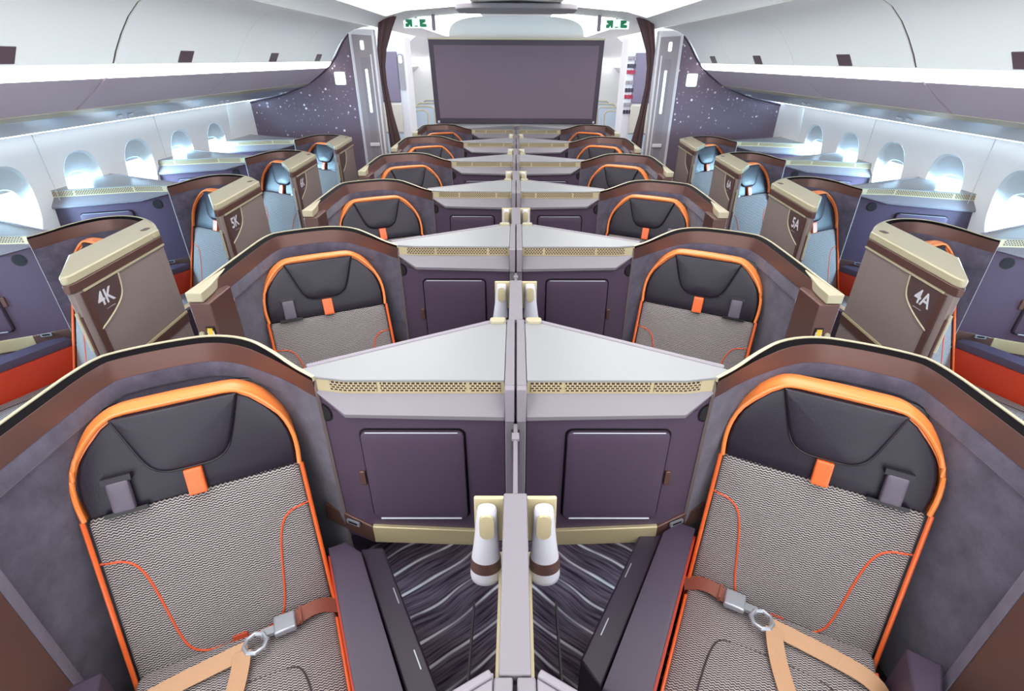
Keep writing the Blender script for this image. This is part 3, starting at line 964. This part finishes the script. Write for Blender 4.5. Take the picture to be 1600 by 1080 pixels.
# overhead bins
door_prof = [(1.55, 2.255), (1.63, 2.248), (1.72, 2.228), (1.80, 2.190), (1.87, 2.130), (1.93, 2.060), (1.985, 1.985), (2.020, 1.927)]
low_prof = [(2.085, 1.868), (2.18, 1.795), (2.295, 1.718)]
bins = [(-.90, .38), (.38, 1.65), (1.65, 2.92), (2.92, 4.20), (4.20, 5.47), (5.47, 6.36)]
names = ['', 'foremost', 'nearest', 'second', 'third', 'rearmost']
for s in (-1, 1):
    f = lambda x, y, z: (s * x, y, z)
    for k, (ya, yb) in enumerate(bins):
        if k == 0:
            continue
        r = empty('overhead_bin', (0, 0, 0))
        g = .010 if k in (2, 3) and False else .004
        gy_ = .009 if k in (2, 3) else .003
        a = ya + (.010 if k == 3 else .003)
        b = yb - (.010 if k == 2 else .003)
        back = [(2.9, 1.95), (2.9, 2.5), (1.6, 2.5)]
        MB(f).prism([(1.575, 2.262)] + [(x + .02, z + .015) for x, z in door_prof[1:]] + [(2.09, 1.90), (2.28, 1.76), (2.6, 1.72), (2.9, 1.9), (2.9, 2.45), (1.6, 2.45)], a, b, 'y').build('bin_body', CABIN, r)
        door = MB(f).prism(door_prof + [(x + .025, z + .015) for x, z in door_prof[::-1]], a, b, 'y').build('bin_door', CABIN, r)
        ym = (ya + yb) / 2
        lx = [(1.978, 1.995), (2.014, 1.936), (2.020, 1.940), (1.986, 2.002)]
        MB(f).prism([(x - .003, z - .002) for x, z in lx], ym - .09, ym + .05, 'y').build('bin_latch', mat('latch_brown', (92, 74, 80), .4), door)
        MB(f).prism([(2.020, 1.925), (2.032, 1.903), (2.052, 1.882), (2.083, 1.866), (2.10, 1.88), (2.04, 1.935)], a + .004, b - .004, 'y').build('light_strip', STRIPM, r)
        MB(f).prism(low_prof + [(2.30, 1.74), (2.12, 1.90)], a, b, 'y').build('bin_underside', BINLOW, r)
        if k == 3:
            MB(f).prism([(x + .004, z + .004) for x, z in door_prof] + [(x + .03, z + .02) for x, z in door_prof[::-1]], a - .022, a + .001, 'y').build('dark_gap_strip', BLACK, r)  # black strip painting the dark of the open gap between bins
        nm = names[k]
        tag(r, f'{nm} pale overhead bin on the {SIDE[s]}, ' + ('just outside the view' if k == 1 else 'glowing strip along its lower edge'), 'overhead bin', f'overhead bins on the {SIDE[s]}')
    # service panel under the bins with reading spots
    psu = empty('service_panel', (0, 0, 0))
    MB(f).prism([(2.30, 1.712), (2.36, 1.685), (2.70, 1.590), (2.975, 1.548), (2.99, 1.60), (2.32, 1.735)], Y0, YB - .05, 'y').build('service_strip', PSUM, psu)
    MB(f).prism([(2.292, 1.716), (2.345, 1.690), (2.35, 1.697), (2.30, 1.722)], Y0, YB - .05, 'y').build('service_trim', CREAM, psu)
    MB(f).prism([(2.925, 1.551), (2.955, 1.547), (2.955, 1.552), (2.925, 1.560)], Y0, YB - .06, 'y').build('added_wash', mat('added_wash_glow', (238, 246, 255), .4, emit=4.5), psu)  # glowing strip added to brighten the side wall
    for k in range(6):
        yq = 1.65 + 1.27 * k - .6
        for dq in (-.05, .05):
            ring = [(2.52 + .018 * math.cos(q), yq + dq + .018 * math.sin(q)) for q in [2 * math.pi * j / 14 for j in range(14)]]
            MB(f).rings([[(x, y, 1.637 - (x - 2.52) * .28) for x, y in ring], [(x, y, 1.627 - (x - 2.52) * .28) for x, y in ring]]).build('spot_lamp', WHITEPL, psu)
    tag(psu, f'long bluish grey service strip under the {SIDE[s]} overhead bins', 'service panel')

    # side wall with window cut-outs
    ws = [.67 + .605 * k for k in range(9)]
    wall = MB(f)
    NZ = 40
    def wx(z):     # slight curve of the side wall
        return 3.0 + .10 * max(0, (1.52 - z)) * 0.9 - .0 if z > .9 else 3.056
    def oval(cy, cz, hw, hh, n=NZ, p=2.6):
        out = []
        for k in range(n):
            q = 2 * math.pi * k / n + math.pi / n
            c_, s_ = math.cos(q), math.sin(q)
            out.append((cy + hw * math.copysign(abs(c_) ** (2 / p), c_), cz + hh * math.copysign(abs(s_) ** (2 / p), s_)))
        return out
    for cy in ws:
        o1 = oval(cy, 1.165, .170, .235)
        rect = []
        for (a, b) in o1:
            da, db = a - cy, b - 1.165
            k = 1 / max(abs(da) / .3025, abs(db) / .385)
            rect.append((cy + da * k, 1.165 + db * k))
        # snap nearest to corners
        for ca in (cy - .3025, cy + .3025):
            for cb_ in (1.165 - .385, 1.165 + .385):
                i = min(range(NZ), key=lambda i: (rect[i][0] - ca) ** 2 + (rect[i][1] - cb_) ** 2)
                rect[i] = (ca, cb_)
        wall.rings([[(wx(b), a, b) for a, b in rect], [(wx(b), a, b) for a, b in o1]], True, False)
    ya, yb = ws[0] - .3025, ws[-1] + .3025
    wall.box(3.0, 3.03, ya, yb + .5, 1.549, 1.75)
    wall.box(3.056, 3.08, Y0, yb, 0, .782)
    wall.box(3.02, 3.06, Y0, ya, .78, 1.75)
    wall.box(3.02, 3.06, yb, 6.45, .70, 1.56)
    wall.box(3.06, 3.12, 6.38, 9.2, 0, 2.4)
    struct(wall.build(f'wall_{SIDE[s]}', WALLM))
    for k, cy in enumerate(ws):
        w = empty(f'window_{k + 1 + (9 if s > 0 else 0)}', (s * 3.0, cy, 1.165))
        struct(w)
        g = lambda x, y, z: (s * x, y, z)
        def pt(o, x):
            return [(x + (wx(b + 1.165) - 3.0), a, b) for a, b in o]
        o1, o2, o3 = oval(0, 0, .170, .235), oval(0, -.045, .148, .180), oval(0, -.060, .138, .160)
        MB(g).rings([pt(o1, -.002), pt(oval(0, -.004, .163, .226), .018), pt(o2, .040), pt(o3, .055), pt(oval(0, -.055, .155, .18), .06), pt(oval(0, -.01, .185, .25), .045), pt(oval(0, 0, .19, .25), .01)], True, False).build('window_frame', SHADE, w)
        MB(g).rings([pt(oval(0, -.055, .150, .175), .066), pt(oval(0, -.055, .150, .175), .072)]).build('pane', GLASS, w)
        # blind: only its lower lip shows at the top of the opening
        sh = [(a, max(b, .075)) for a, b in oval(0, -.060, .140, .162) if b > .05]
        MB(g).rings([[(.058 + (wx(b + 1.165) - 3.0), a, b) for a, b in sh], [(.063 + (wx(b + 1.165) - 3.0), a, b) for a, b in sh]]).build('window_blind', SHADE, w)
    # seams between wall panels
    for q, yq in enumerate((2.18, 3.39, 4.60)):
        struct(MB(f).prism([(yq, .80), (yq + .002, .80), (yq + .002, 1.54), (yq, 1.54)], 2.997, 3.0005, 'x').build(f'trim_{q + 1 + (3 if s > 0 else 0)}', SHADE))

    # starry bulkhead at the back of the window suites
    sil = [(1.80, 0), (1.80, 2.19), (1.84, 2.155), (1.90, 2.085), (1.98, 1.965), (2.10, 1.85), (2.29, 1.725), (2.45, 1.665), (2.64, 1.595), (2.96, 1.535), (3.07, 1.50), (3.07, 0)]
    bh = empty('bulkhead', (0, YB, 0))
    MB(f).prism(sil, 0, .05, 'y').build('star_panel', STARS, bh)
    MB(f).tube([(x, -.004, z) for x, z in smooth_path(sil[1:-1], 2)], .010, 6).build('panel_edge', SCREENF, bh)
    # narrow aisle-side panel
    MB(f).prism([(1.535, 0), (1.535, 2.235), (1.80, 2.245), (1.80, 0)], -.02, .10, 'y').build('aisle_panel', DOORTR, bh, bevel=.01)
    MB(f).prism([(1.555, .03), (1.555, 2.175), (1.765, 2.185), (1.765, .03)], -.026, -.018, 'y').build('panel_inset', MONG, bh)
    MB(f).prism(rrect(1.62, 1.70, .95, 1.97, .01, 2), -.030, -.024, 'y').build('slot_panel', GREYPANEL, bh)
    MB(f).prism(rrect(1.635, 1.665, 1.42, 1.86, .01, 2), -.034, -.029, 'y').build('lit_slot', SIGNW, bh)
    MB(f).prism(rrect(1.645, 1.685, 2.04, 2.13, .012, 3), -.034, -.025, 'y').build('door_sign', SIGNW, bh)
    MB(f).tube([(1.585, -.03, .95), (1.585, -.03, 2.0)], .008, 6).build('grab_rail', DOORTR, bh)
    MB(f).box(1.60, 1.71, -.05, -.026, 1.06, 1.10).build('door_handle', DOORTR, bh, bevel=.006)
    pl_ = MB(f).prism(rrect(1.90, 2.02, 1.70, 1.83, .015, 4), -.012, .0, 'y').build('lit_placard', SIGNG, bh, bevel=.002)
    if s < 0:
        lab = 'starry dark bulkhead with grey end panel behind the left window seats'
    else:
        lab = 'starry dark bulkhead with grey end panel behind the right window seats'
    tag(bh, lab, 'bulkhead')

    # curtain gathered at the aisle
    rr = []
    for z, cx, hw in ((2.36, 1.40, .085), (2.25, 1.44, .07), (2.05, 1.50, .045), (1.88, 1.515, .028), (1.7, 1.515, .026), (1.4, 1.49, .035), (1.1, 1.46, .06), (.7, 1.43, .085), (.3, 1.42, .10), (.05, 1.42, .10)):
        ring = []
        for k in range(36):
            q = 2 * math.pi * k / 36
            w_ = 1 + .16 * math.sin(q * 9)
            ring.append((cx + hw * w_ * math.cos(q), 6.56 + .05 * w_ * math.sin(q), z))
        rr.append(ring)
    o = MB(f).rings(rr).build('curtain', CURTAIN)
    tag(o, f'dark brown curtain gathered at the {SIDE[s]} aisle opening', 'curtain')

    # second cabin section behind the aisle
    gm = empty('galley_unit', (0, 8.6, 0))
    MB(f).box(1.63, 3.04, 0, .5, 0, 2.25).build('cabinet', DOORTR, gm, bevel=.02)
    MB(f).box(1.755, 2.6, -.02, .0, 1.38, 2.05).build('upper_panel', PURP, gm, bevel=.01)
    MB(f).box(1.755, 2.6, -.03, .0, .95, 1.36).build('lower_panel', BEIGE, gm, bevel=.02)
    MB(f).box(1.755, 2.6, -.02, .0, .30, .93).build('base_panel', SEATBLUE, gm, bevel=.01)
    if s < 0:
        MB(f).prism(rrect(1.67, 1.74, 1.55, 2.02, .02, 3), -.03, .0, 'y').build('grey_strip', MONG, gm)
        MB(f).prism(rrect(1.68, 1.73, 1.90, 2.00, .02, 3), -.035, -.028, 'y').build('white_button', SIGNW, gm)
        lab = 'white galley cabinet side with purple panel beyond the left aisle'
    else:
        for rz, mt in ((1.98, MONG), (1.88, SCREENF), (1.80, RED), (1.66, MONG), (1.56, SCREENF), (1.47, RED), (1.36, MONG), (1.26, SCREENF)):
            for c_ in range(3):
                MB(f).prism(rrect(1.645 + c_ * .045, 1.682 + c_ * .045, rz - .028, rz + .028, .008, 2), -.02, .0, 'y').build('small_item', mt, gm)
        lab = 'white cabinet side with rows of small grey and red items beyond the right aisle'
    tag(gm, lab, 'cabinet')
    # rear cabin walls, bins and a few seats
    struct(MB(f).prism([(3.05, 0), (3.0, 1.5), (2.3, 1.7), (2.05, 1.92), (1.55, 2.26), (1.55, 2.5), (3.2, 2.5), (3.2, 0)], 9.15, YE_, 'y').build('wall_rear_' + SIDE[s], WALLM))
    struct(MB(f).box(1.98, 2.10, 9.1, YE_, 1.83, 1.93).build(f'trim_{7 if s < 0 else 8}', STRIPM))
    for k in range(4):
        e = empty('economy_seat', (s * 1.75, 9.5 + .8 * k, 0))
        MB().pillow(rrect(-.23, .23, .45, 1.18, .08, 5), .10, .03, .01, frame=lambda a, d_, b: (a, d_ + (b - .45) * .15, b)).build('seat_back', SEATBLUE, e)
        MB().tube([(a, .0 + (b - .45) * .15, b) for a, b in rrect(-.235, .235, .45, 1.19, .08, 5)], .01, 6, closed=True).build('seat_trim', GOLD, e)
        MB().box(-.23, .23, -.42, .0, .32, .46).build('seat_cushion', SEATBLUE, e, bevel=.03)
        MB().box(-.20, .20, -.36, .0, 0, .32).build('seat_base', MONG, e)
        tag(e, f'pale seat in the cabin far behind the {SIDE[s]} aisle', 'seat', f'pale far seats beyond the {SIDE[s]} aisle')

# centre partition with the big screen
struct(MB().box(-1.02, 1.02, YC + .06, YC + .16, 0, 2.15).build('wall_centre', DOORTR))
sc_ = empty('screen', (0, YC, 0))
MB().prism([(-1.03, 1.235), (-1.06, 2.165), (1.06, 2.165), (1.03, 1.235)], 0, .06, 'y').build('screen_frame', SCREENF, sc_, bevel=.006)
MB().prism([(-.97, 1.30), (-1.0, 2.105), (1.0, 2.105), (.97, 1.30)], -.004, .004, 'y').build('screen_panel', SCREENM, sc_)
MB().box(-1.065, 1.065, -.01, .06, 2.163, 2.18).build('screen_cap', CREAM, sc_)
for s in (-1, 1):
    MB().box(s * .99 - .012, s * .99 + .012, -.02, .0, 1.245, 1.27).build('corner_stud', WHITEPL, sc_)
tag(sc_, 'large dark grey panel in a darker frame above the rearmost centre seats', 'screen')
arch = []
for k in range(25):
    q = math.pi * k / 24
    arch.append((.82 * math.copysign(abs(math.cos(q)) ** .5, math.cos(q)), 2.17 + .24 * math.sin(q) ** .6))
o = struct(MB().prism(arch, YC + .12, YC + .18, 'y').build('trim_9', CABIN))
for s in (-1, 1):
    f = lambda x, y, z: (s * x, y, z)
    e = empty('exit_sign', (s * 1.20, 7.2, 2.33))
    MB().box(-.15, .15, -.02, .02, -.05, .05).build('sign_panel', SIGNW, e, bevel=.006)
    # green pictogram fields: running figure at a door, arrow, second doorway
    MB().prism([(-.125, -.038), (-.125, -.005), (-.095, .0), (-.120, .018), (-.120, .038), (-.045, .038), (-.045, -.038), (-.065, -.038), (-.075, -.012), (-.09, -.038)], -.024, -.019, 'y').build('running_figure', GREEN, e)
    MB().prism([(.125, -.038), (.125, -.010), (.075, -.004), (.115, .015), (.115, .038), (.045, .038), (.045, -.030), (.055, -.038)], -.024, -.019, 'y').build('doorway_symbol', GREEN, e)
    MB().prism([(-.02, -.036), (.02, -.036), (.02, -.026), (-.02, -.026)], -.024, -.019, 'y').build('arrow_bar', GREEN, e)
    MB().box(-.01, .01, -.01, .01, .05, .10).build('sign_hanger', GREYPANEL, e)
    tag(e, f'white and green exit sign hanging above the {SIDE[s]} aisle', 'exit sign')
    p = MB(f).prism(rrect(.955, .995, 2.25, 2.42, .012, 3), 7.06, 7.10, 'y').build('ceiling_post', GREYPANEL)
    tag(p, f'short grey post between the screen and ceiling on the {SIDE[s]}', 'post')
struct(MB().box(-3.2, 3.2, YE_, YE_ + .05, 0, 2.6).build('wall_rear', WALLM))
